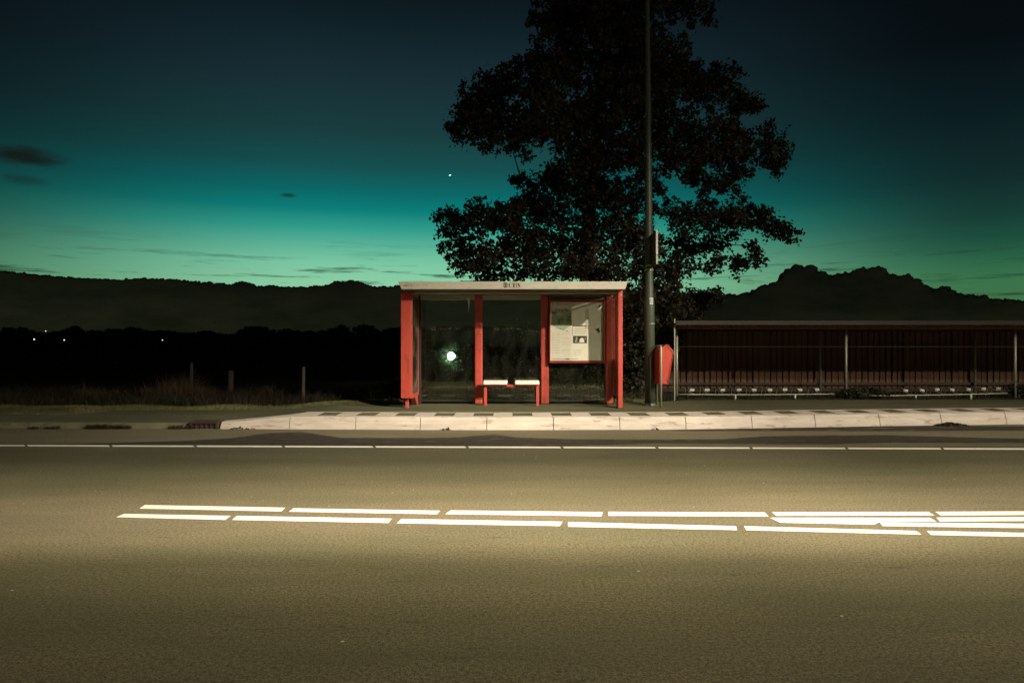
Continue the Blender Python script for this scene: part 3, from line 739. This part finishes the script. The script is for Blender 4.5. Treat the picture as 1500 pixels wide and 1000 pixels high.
treeline('distant_wood', [(-300,488),(0,487),(30,481),(45,485),(90,489),(105,479),(120,488),(170,487),(190,483),(220,489),(275,491),(300,489),(345,493),(362,482),(385,481),(400,488),(450,485),(470,489),(500,479),(515,488),(530,480),(548,482),(560,488),(583,483),(620,482),(900,484),(1700,486)], 150, 3, 1.0)
mb = MB(); 
for a in range(-300, 1800, 60): mb.box(X(a,175), X(a+62,175), 172, 178, .1, Z(493+2*math.sin(a*.7),175))
w = mb.build('distant_hedge', M['farleaf']); tag(w, 'low dark hedge mass below the wood on the horizon', 'hedge', kind='stuff')

# distant lamps
lab = ['far white lamp in the fields, leftmost of the low pair', 'far faint lamp above the treetops, highest of the far lamps', 'far white lamp in the fields, second low one from the left', 'tiny far lamp in the fields, rightmost of the far lamps']
for (px, py, rr_), lb_ in zip(((50,496.8,.85),(67,484.8,.6),(94,498,.75),(238,498,.6)), lab):
    Y = 120.; t = thing('field_lamp', (X(px,Y), Y, .17), lb_, 'lamp', 'far lamps across the fields'); c = P(px,py,Y)
    mb = MB(); mb.tube([(c.x,Y,.17),(c.x,Y,c.z-rr_*.12)], .05, 6); mb.build('pole', M['dark'], t)
    mb = MB(); mb.ball(c, rr_*.12, 10, 6); mb.build('lamp_globe', M['farbulb'], t, smooth=True)
# glowing globe added behind the shelter glass for the bright spot in the pane
Yg = 22.0; c = P(661,521.5,Yg)
mm, nt, out = newmat('glowing_mist')
tcx = N(nt, 'ShaderNodeTexCoord'); ln = N(nt, 'ShaderNodeVectorMath', operation='LENGTH'); L(nt, tcx.outputs['Object'], ln.inputs[0])
dn_ = mth(nt, 'MULTIPLY', mth(nt, 'POWER', mth(nt, 'SUBTRACT', 1., mth(nt, 'DIVIDE', ln.outputs['Value'], .62), clamp=True), 2.4), .42)
pv = N(nt, 'ShaderNodeVolumePrincipled'); pv.inputs['Color'].default_value = (.7,1.,.66,1); L(nt, dn_, pv.inputs['Density']); L(nt, pv.outputs[0], out.inputs['Volume'])
mb = MB(); mb.ball((0,0,0), .62, 20, 12); mi = mb.build('mist', mm, smooth=True); mi.location = c; tag(mi, 'pale green mist glowing round the garden lamp', 'mist', kind='stuff')  # scattering ball added to imitate the glow spread by dirty glass
t = thing('garden_lamp', (c.x, Yg, .17), 'glowing white round garden lamp seen through the left pane of the shelter', 'lamp')
mb = MB(); mb.tube([(c.x,Yg,.17),(c.x,Yg,c.z-.09)], .022, 10); mb.build('pole', M['dark'], t)
mb = MB(); mb.ball(c, .112, 20, 12); mb.build('lamp_globe', M['bulb'], t, smooth=True)

# ------------------------------------------------------------------ bicycle shed and racks
YS, YK = 15.5, 17.6
shed = thing('bicycle_shed', (7.5, 17.4, .2), 'long low open bicycle shed with a brown roof and plank back wall', 'bicycle shed')
def roofz(y): return np.interp(y, [14.7, 19.8], [1.90, 1.74])
mb = MB(); xl, xr = X(990.5,15.0), 15.6
mb.add([(xl,15.0,1.865),(xr,15.0,1.865),(xr,18.2,1.785),(xl,18.2,1.785),(xl,15.0,1.91),(xr,15.0,1.91),(xr,18.2,1.83),(xl,18.2,1.83)], [(0,3,2,1),(4,5,6,7),(0,1,5,4),(1,2,6,5),(2,3,7,6),(3,0,4,7)])
for i in range(120):    # ribs of the sheet roof seen from below
    xx = xl+.06+i*.10; mb.add([(xx,15.02,1.842),(xx+.05,15.02,1.842),(xx+.05,18.1,1.765),(xx,18.1,1.765),(xx-.01,15.02,1.863),(xx+.06,15.02,1.863),(xx+.06,18.1,1.786),(xx-.01,18.1,1.786)], [(0,3,2,1),(0,1,5,4),(1,2,6,5),(3,0,4,7)])
mb.build('roof', M['plank'], shed)
mb = MB(); mb.box(xl-.01, xr, 14.96, 14.995, 1.862, 1.955); mb.build('fascia', M['roofbrown'], shed, bevel=.004)
def spost(px, Y, top, r, zb_=.17):
    mb = MB(); x_ = X(px,Y); mb.tube([(x_,Y,zb_),(x_,Y,top)], r, 12); o = mb.build('post', M['galv'], shed, smooth=True)
    return o
spost(991.3, YS, Z(481.5,YS), .028); spost(1239.3, YS, Z(482.5,YS), .027); spost(1487, YS, Z(481,YS), .028); spost(1735, YS, 1.79, .028)
mb = MB(); mb.box(X(987.6,15.1), X(989.2,15.1), 15.1, 15.15, .17, Z(467,15.1)); mb.build('corner_post', M['galv'], shed)
for px in (1201.5, 1428, 960+0): 
    if px > 1000: spost(px, YK-.12, 1.765, .030)
mb = MB(); mb.box(X(992,YS), xr-.2, YS-.03, YS+.03, 1.775, 1.835); mb.build('beam', M['plank'], shed)
mb = MB(); mb.box(X(990,YS), xr-.2, YK-.17, YK-.13, Z(508.4,YK-.15), Z(506.6,YK-.15)); mb.build('rail', M['galv'], shed)
mb = MB(); x_ = X(990,YS); rr = random.Random(9)
while x_ < xr-.2:
    w = .155+rr.uniform(-.01,.01); d = rr.uniform(0,.02)
    mb.box(x_, x_+w-rr.uniform(.02,.045), YK+d, YK+.02+d, .30, 1.765); x_ += w
mb.build('back_wall', M['plank'], shed)
mb = MB(); mb.box(X(990,YS), xr-.2, YK-.07, YK-.02, Z(563.5,YK), Z(560,YK)); mb.box(X(990,YS), xr-.2, YK+.05, YK+.09, .2, 1.7); mb.build('base_board', M['wood'], shed)
def rack(name, xs, x0, x1, y0, y1, z0, z1, label):
    t = thing('bicycle_rack', ((x0+x1)/2, 15.4, .18), label, 'bicycle rack', 'bicycle racks in the shed')
    n = 10; pts = []
    for i in range(n+1):
        u = i/n; pts.append((x0+(x1-x0)*u, y0+(y1-y0)*u, z0+(z1-z0)*u-.012*math.sin(math.pi*u)))
    mb = MB(); mb.tube(pts, .016, 10); mb.build('rail', M['galv'], t, smooth=True)
    def yz(x): u = (x-x0)/(x1-x0); return y0+(y1-y0)*u, z0+(z1-z0)*u
    for x in (x0+(x1-x0)*.37, x0+(x1-x0)*.75): 
        y_, z_ = yz(x); mb = MB(); mb.box(x-.016, x+.016, y_-.025, y_-.018, .17, z_); mb.box(x-.03, x+.03, y_-.04, y_+.02, .17, .18); mb.build('leg', M['white'], t)
    for k_, px in enumerate(xs):
        y_, z_ = yz(X(px,15.9)); x = X(px,15.75); tilt = rr.uniform(-.012,.012)
        mb = MB(); mb.prism([(x-.052,15.75,z_+.045),(x+.052,15.75,z_+.045+tilt),(x+.050,15.75,z_+.10+tilt),(x-.052,15.75,z_+.10)], (0,.006,0)); mb.build('number_plate', M['white'], t)
        mb = MB(); xx = x-.10
        mb.tube([(xx,15.42,z_),(xx,15.55,z_+.02),(xx,15.74,z_+.13),(xx,15.95,z_+.12),(xx,16.05,.19)], .008, 6); mb.tube([(xx+.06,15.42,z_),(xx+.06,15.6,z_+.01),(xx+.06,15.9,z_+.05),(xx+.06,16.02,.19)], .008, 6)
        mb.build('wheel_holder', M['galv'], t)
    return t
rack('r', [1014,1036,1059,1083,1105,1128,1150,1172,1197], X(992,15.35), X(1222,15.35), 15.35, 15.35, Z(577.5,15.35), Z(576.8,15.35), 'straight bicycle rack with white plates in the left half of the shed')
rack('r', [1264,1327,1351,1373,1395,1419,1441,1463], X(1262,15.35), X(1475,15.35), 15.35, 15.35, Z(579.5,15.35), Z(575.8,15.35), 'slightly sagging bicycle rack half hidden by weeds in the right half of the shed')

# ------------------------------------------------------------------ fence posts, grass
for (px, w, top, Yc, lb_) in ((280, .085, 531, 17.6, 'tallest weathered fence post, beside the dry grass tuft'), (337.5, .15, 542.5, 18.3, 'thick short weathered fence post, middle of the three'), (444, .075, 537, 15.5, 'slim weathered fence post, nearest the shelter')):
    t = Vector((X(px,Yc), Yc, .05)); zt_ = Z(top, Yc)
    mb = MB(); n = 9
    mb.tube([(t.x,Yc,.05),(t.x+.004,Yc,.5),(t.x+.01,Yc,zt_-.02),(t.x+.012,Yc,zt_)], [w*.52,w*.5,w*.48,w*.40], n)
    o = mb.build('fence_post', M['wood']); tag(o, lb_, 'fence post', 'wooden fence posts in the grass')
def grass(name, regions, mat, label, seed):
    r_ = np.random.default_rng(seed); vs = []
    for (x0,x1,y0,y1,n,h0,h1,lean,w) in regions:
        x_ = r_.uniform(x0,x1,n); y_ = r_.uniform(y0,y1,n)
        cl_ = np.sin(x_*3.1+1.7*np.sin(y_*2.3))*np.cos(y_*2.9+x_*.7)
        h = r_.uniform(h0,h1,n)*(1+.35*cl_); z_ = np.array([pathZ(a) for a in x_])-.02
        th = r_.uniform(0,2*math.pi,n); lx = r_.normal(size=n)*lean*h; ly = r_.normal(size=n)*lean*h
        dx, dy = np.cos(th)*w, np.sin(th)*w*.5
        b0 = np.stack([x_-dx, y_-dy, z_],1); b1 = np.stack([x_+dx, y_+dy, z_],1)
        m0 = np.stack([x_-dx*.7+lx*.35, y_-dy*.7+ly*.35, z_+h*.6],1); m1 = np.stack([x_+dx*.7+lx*.35, y_+dy*.7+ly*.35, z_+h*.6],1)
        tp = np.stack([x_+lx, y_+ly, z_+h],1)
        vs.append(np.stack([b0,b1,m1,m0, m0,m1,tp,tp*1.0],1).reshape(-1,3))
    v = np.concatenate(vs); f = np.arange(len(v)).reshape(-1,4)
    o = fast(name, v, f, M[mat]); tag(o, label, 'grass', kind='stuff')
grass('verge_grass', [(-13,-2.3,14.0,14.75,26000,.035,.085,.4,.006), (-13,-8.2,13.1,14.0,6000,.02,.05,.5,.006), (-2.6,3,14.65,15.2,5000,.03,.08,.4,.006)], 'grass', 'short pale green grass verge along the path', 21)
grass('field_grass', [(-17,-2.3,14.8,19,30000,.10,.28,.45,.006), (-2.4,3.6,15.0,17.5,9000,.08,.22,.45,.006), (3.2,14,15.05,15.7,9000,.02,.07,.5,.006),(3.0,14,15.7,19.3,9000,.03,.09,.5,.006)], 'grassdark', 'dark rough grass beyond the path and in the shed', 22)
tf_ = []
for (px, wpx, hpx, n) in ((120,24,20,140),(140,22,28,160),(160,20,22,120),(250,34,32,240),(266,30,38,260),(285,30,30,220),(225,24,22,160),(310,30,22,160),(345,30,20,130),(198,16,20,60),(395,40,22,120),(452,20,24,90),(480,40,18,120),(545,40,16,110),(20,40,16,90),(75,30,18,90)):
    Yc = 16.6; tf_.append((X(px-wpx/2,Yc), X(px+wpx/2,Yc), Yc-.35, Yc+.35, n, hpx*.5/F*Yc, hpx*1.15/F*Yc, .38, .0045))
grass('dry_grass', tf_, 'drygrass', 'tall dry brown grass tufts by the fence posts', 23)
wd = []
for (px, w_) in ((55,16),(80,22),(145,30),(165,34),(185,20),(260,20),(280,14)):
    wd.append((X(px-w_/2,11.8), X(px+w_/2,11.8), 11.67, 11.76, w_*9, .03, .085, .6, .005))
r_ = random.Random(2)
grass('kerb_weeds', [(a,b,c_,d_,n,h0,h1,l,w) for (a,b,c_,d_,n,h0,h1,l,w) in wd], 'grassdark', 'small weeds growing from the joint of the low kerb', 24)
bpy.data.objects['kerb_weeds'].location.z = -.07

ps = []
for (a, b, n_) in ((1383,1432,420),(648,660,22),(955,965,12),(330,370,25)):
    for _ in range(n_):
        px = rng.uniform(a, b); x_ = X(px, 11.9 if px > 1300 else 11.55); u_ = (px-a)/(b-a); y_ = kerbY(x_)-abs(rng.normal())*.05
        ps.append((x_, y_, .004+rng.uniform(0,.05)*math.sin(math.pi*min(max(u_,0),1))*math.exp(-(kerbY(x_)-y_)*14)))
v, f = leaves(np.array(ps), .045, rng); tag(fast('leaf_litter', v, f, M['leaf']), 'dark dead leaves and dirt heaped against the foot of the white kerb', 'leaves', kind='stuff')

# ------------------------------------------------------------------ clouds and moon
YC = 5000.
def bank(name, prof, label, rmin, rmax, seed, dens, x0, x1):
    r_ = random.Random(seed); mb = MB(); YD = YC-seed*70; S = YD/F
    def top(px): return float(np.interp(px, [p[0] for p in prof], [p[1] for p in prof]))-(rmax*(.55 if rmax > 5 else .32))*(abs(math.sin(px*.21+1.3*math.sin(px*.05)))-.5)
    pts = []; px = x0
    while px <= x1: pts.append((px, top(px)+rmin*.9)); px += 2
    poly = [P(a, b, YD) for a, b in pts]+[P(x1, 520, YD), P(x0, 520, YD)]
    mb.prism(poly[::-1], (0, 120, 0))
    px = x0
    while px < x1:
        rr_ = rmin+(rmax-rmin)*r_.random()**2; c = P(px, top(px)+rr_*r_.uniform(.35,.95), YD+r_.uniform(60,110))
        k = len(mb.v); mb.ball(c, rr_*S, 18, 12, (1, 1., .95))
        for i in range(k, len(mb.v)):
            q = Vector(mb.v[i]); d = mnoise.fractal(q*(.9/(rr_*S)), 1., 2., 4)*.5*rr_*S; n_ = (q-c).normalized(); mb.v[i] = tuple(q+n_*d)
        px += rr_*dens*r_.uniform(.6,1.2)*(1 if rr_ < rmax*.6 else .7)
    o = mb.build(name, M['cloud'], smooth=True); tag(o, label, 'cloud', kind='structure')
LP = [(-400,385),(0,397.5),(40,402),(70,404.5),(100,407),(150,409.5),(180,411),(200,409),(250,410),(280,413),(320,416),(342,418),(352,414),(362,414),(375,420),(390,421),(398,417.5),(405,421),(450,421.5),(462,419.5),(480,419),(490,413.5),(505,413),(517,411),(530,415),(545,421),(575,421),(583,419),(620,420),(640,416),(680,413),(710,411),(760,416),(900,425),(1060,433),(1400,445)]
bank('cloud_bank', LP, 'long flat dark cloud bank along the horizon left of the shelter', 1.3, 4.0, 5, .5, -400, 1400)
RP = [(1030,445),(1060,436),(1104,430),(1112,422),(1130,418),(1140,413),(1148,409),(1152,400),(1162,391.5),(1190,391.5),(1193,398),(1205,399.5),(1218,406),(1228,404),(1245,401.5),(1258,396.5),(1272,397),(1280,391.5),(1291,394),(1300,404),(1330,405.5),(1345,413),(1360,423),(1367,427),(1380,421.5),(1395,427),(1410,434),(1440,435.5),(1450,440),(1500,442),(2000,455)]
bank('cloud_bank', RP, 'towering dark cumulus cloud above the roof of the bicycle shed', 1.6, 6.2, 6, .36, 1030, 2000)
c = P(659.2,256.8,3000.); mb = MB(); mb.ball((0,0,0), 1., 16, 10, (5.2,2.5,2.6)); mb.v = [tuple(Matrix.Rotation(math.radians(-24),3,'Y') @ Vector(v)+c) for v in mb.v]
tag(mb.build('moon', M['moon'], smooth=True), 'tiny bright crescent high in the sky left of the tree', 'moon')

# ------------------------------------------------------------------ sky
wd_ = bpy.data.worlds.new('World'); SC.world = wd_; wd_.use_nodes = True
nt = wd_.node_tree; nt.nodes.clear(); out = N(nt, 'ShaderNodeOutputWorld'); bg = N(nt, 'ShaderNodeBackground')
tc = N(nt, 'ShaderNodeTexCoord'); sp = N(nt, 'ShaderNodeSeparateXYZ'); L(nt, tc.outputs['Generated'], sp.inputs[0])
x_, y_, z_ = sp.outputs
hyp = mth(nt, 'SQRT', mth(nt, 'ADD', mth(nt, 'MULTIPLY', x_, x_), mth(nt, 'MULTIPLY', y_, y_)))
t_ = mth(nt, 'DIVIDE', z_, mth(nt, 'MAXIMUM', hyp, .02))
az = mth(nt, 'ARCTAN2', x_, y_)
u = mth(nt, 'DIVIDE', t_, .7, clamp=True)
def st(lst): return [(a/.7, lin(c)) for a, c in lst]
cen = ramp(nt, u, st([(0,(124,180,136)),(.08,(140,206,164)),(.11,(124,199,164)),(.135,(94,180,152)),(.16,(50,158,140)),(.187,(12,126,120)),(.215,(12,102,102)),(.25,(22,78,78)),(.30,(26,60,62)),(.38,(24,45,52)),(.46,(16,31,38)),(.52,(10,20,24)),(.7,(5,8,10))]))
edg = ramp(nt, u, st([(0,(74,116,70)),(.075,(58,114,74)),(.10,(42,98,70)),(.12,(30,80,62)),(.15,(24,60,52)),(.20,(17,42,42)),(.28,(11,27,31)),(.37,(7,13,17)),(.7,(2,3,5))]))
dl = mth(nt, 'ABSOLUTE', mth(nt, 'ADD', az, .10))
mr = N(nt, 'ShaderNodeMapRange', interpolation_type='SMOOTHSTEP'); L(nt, dl, mr.inputs[0]); mr.inputs[1].default_value = .14; mr.inputs[2].default_value = .72
sky = mix(nt, mr.outputs[0], cen, edg)
# thin streaks of cloud low over the horizon
cv = N(nt, 'ShaderNodeCombineXYZ'); L(nt, az, cv.inputs[0]); L(nt, mth(nt, 'MULTIPLY', t_, 15.), cv.inputs[1])
stn = noise(nt, cv.outputs[0], 6.5, 7, .66)
band = ramp(nt, u, [(.0, 1.), (.10/.7, 1.), (.125/.7, .25), (.16/.7, 0.)])
stf = mth(nt, 'MULTIPLY', ramp(nt, stn, [(.54, 0.), (.64, 1.)]), band)
sky = mix(nt, mth(nt, 'MULTIPLY', stf, .80), sky, lin((32,62,44)))
# two soft dark smudges high on the left, one small one lower
def smudge(sky, a0, t0, ra, rt, amt):
    da = mth(nt, 'DIVIDE', mth(nt, 'SUBTRACT', az, a0), ra); dt = mth(nt, 'DIVIDE', mth(nt, 'SUBTRACT', t_, t0), rt)
    d = mth(nt, 'SQRT', mth(nt, 'ADD', mth(nt, 'MULTIPLY', da, da), mth(nt, 'MULTIPLY', dt, dt)))
    cv2 = N(nt, 'ShaderNodeCombineXYZ'); L(nt, az, cv2.inputs[0]); L(nt, mth(nt, 'MULTIPLY', t_, 3.), cv2.inputs[1])
    nn = noise(nt, cv2.outputs[0], 22, 4)
    f = ramp(nt, mth(nt, 'ADD', d, mth(nt, 'MULTIPLY_ADD', nn, 1.1, -.55)), [(.15, 1.), (1.05, 0.)], 'EASE')
    return mix(nt, mth(nt, 'MULTIPLY', f, amt), sky, lin((20,23,17)))
def at_(px): return math.atan((px-750)/F)
def tt(px, py): return (500-py)/F/math.hypot(1, (px-750)/F)
sky = smudge(sky, at_(35), tt(35,229), .058, .016, .9)
sky = smudge(sky, at_(35), tt(35,263), .030, .009, .4)
sky = smudge(sky, at_(422), tt(422,286), .014, .004, .6)
# olive glow added behind the camera and below the horizon to light the clouds
bk = mth(nt, 'GREATER_THAN', 0., y_)
back = ramp(nt, u, [(0., lin((64,68,52))), (.3, lin((42,46,36))), (1., lin((14,16,16)))])
sky = mix(nt, bk, sky, back)
sky = mix(nt, mth(nt, 'LESS_THAN', z_, 0.), sky, lin((50,54,40)))
L(nt, sky, bg.inputs[0]); bg.inputs[1].default_value = 1.; L(nt, bg.outputs[0], out.inputs[0])

# ------------------------------------------------------------------ street lighting (the lamps stand behind and beside the camera)
def street_lamp(hx, hy, hz, base, label):
    t = thing('street_lamp', (base[0], base[1], 0), label, 'street lamp')
    mb = MB(); mb.tube([(base[0],base[1],0),(base[0],base[1],hz*.5),(base[0],base[1],hz+.15)], [.10,.08,.05], 14); mb.build('pole', M['poleg'], t, smooth=True)
    mb = MB(); mb.tube([(base[0],base[1],hz+.13),((base[0]+hx)/2,(base[1]+hy)/2,hz+.30),(hx,hy,hz+.22)], .03, 10); mb.build('arm', M['poleg'], t, smooth=True)
    mb = MB(); mb.box(hx-.16,hx+.16,hy-.4,hy+.4,hz+.10,hz+.22); mb.build('lamp_housing', M['dark'], t, bevel=.03)
    return t
def lamp(loc, power, color, size, band=None, base=None):
    ld = bpy.data.lights.new('street_light', 'POINT'); ld.energy = power; ld.color = color; ld.shadow_soft_size = size
    o = bpy.data.objects.new('street_light', ld); COL.objects.link(o); o.location = loc
    ld.use_nodes = True; n2 = ld.node_tree; em = n2.nodes.get('Emission') or N(n2, 'ShaderNodeEmission')
    tcn = N(n2, 'ShaderNodeTexCoord'); s_ = N(n2, 'ShaderNodeSeparateXYZ'); L(n2, tcn.outputs['Normal'], s_.inputs[0])
    nz = mth(n2, 'MAXIMUM', mth(n2, 'MULTIPLY', s_.outputs[2], -1.), .02)
    yh = mth(n2, 'ADD', mth(n2, 'MULTIPLY', mth(n2, 'DIVIDE', s_.outputs[1], nz), loc[2]), loc[1])   # where this ray meets the road
    # beam pattern shaped to lay a bright band on the road, dim upward
    r1 = ramp(n2, mth(n2, 'DIVIDE', yh, 40.), [(0., .07), (2.5/40, .10), (3.6/40, .17), (4.5/40, .32), (5.2/40, .76), (5.8/40, .92), (6.5/40, .80), (7.5/40, .58), (8.8/40, .42), (11./40, .62), (13./40, .58), (15./40, .50), (18./40, .33), (22./40, .14), (1., .035)], 'EASE')
    xh = mth(n2, 'ADD', mth(n2, 'MULTIPLY', mth(n2, 'DIVIDE', s_.outputs[0], nz), loc[2]), loc[0])
    rx = ramp(n2, mth(n2, 'DIVIDE', mth(n2, 'ADD', xh, 12.), 24.), [(0., .30), (4/24, .44), (7/24, .74), (10/24, .95), (12/24, .88), (14/24, .62), (17/24, .30), (1., .20)], 'EASE')
    cc = ramp(n2, mth(n2, 'DIVIDE', yh, 40.), [(0., (1.,.86,.60)), (4.4/40, (1.,.90,.62)), (5.6/40, (1.,.85,.68)), (6.6/40, (1.,.86,.66)), (8./40, (1.,.92,.66)), (10.5/40, (1.,.88,.70)), (1., (1.,.88,.70))])
    up = ramp(n2, mth(n2, 'MULTIPLY_ADD', s_.outputs[2], .5, .5), [(.47, 1.), (.53, .5)])
    L(n2, mth(n2, 'MULTIPLY', mth(n2, 'MULTIPLY', mth(n2, 'MULTIPLY', r1, rx), up), 5.8), em.inputs['Strength'])
    L(n2, cc, em.inputs['Color'])
    return o
KEY = (8.8, 1.5, 8.7)
street_lamp(KEY[0], KEY[1], KEY[2], (8.9, -2.2), 'street lamp on the near side of the road, outside the picture to the right')
lamp(KEY, 6200, (1., 1., 1.), .16)
lamp((21, .5, 8.1), 7600, (1., 1., 1.), .15)

# ------------------------------------------------------------------ camera and render settings
cam = bpy.data.cameras.new('camera'); cam.lens = 24; cam.sensor_width = 36; cam.clip_start = .05; cam.clip_end = 20000
co = bpy.data.objects.new('camera', cam); COL.objects.link(co); co.location = (0,0,H); co.rotation_euler = (math.pi/2,0,0); SC.camera = co
vs_ = SC.view_settings; vs_.view_transform = 'Standard'; vs_.look = 'None'; vs_.exposure = 0; vs_.gamma = 1
SC.render.engine = 'CYCLES'; SC.cycles.use_denoising = True; SC.cycles.max_bounces = 8; SC.cycles.transparent_max_bounces = 12
SC.cycles.sample_clamp_indirect = 3
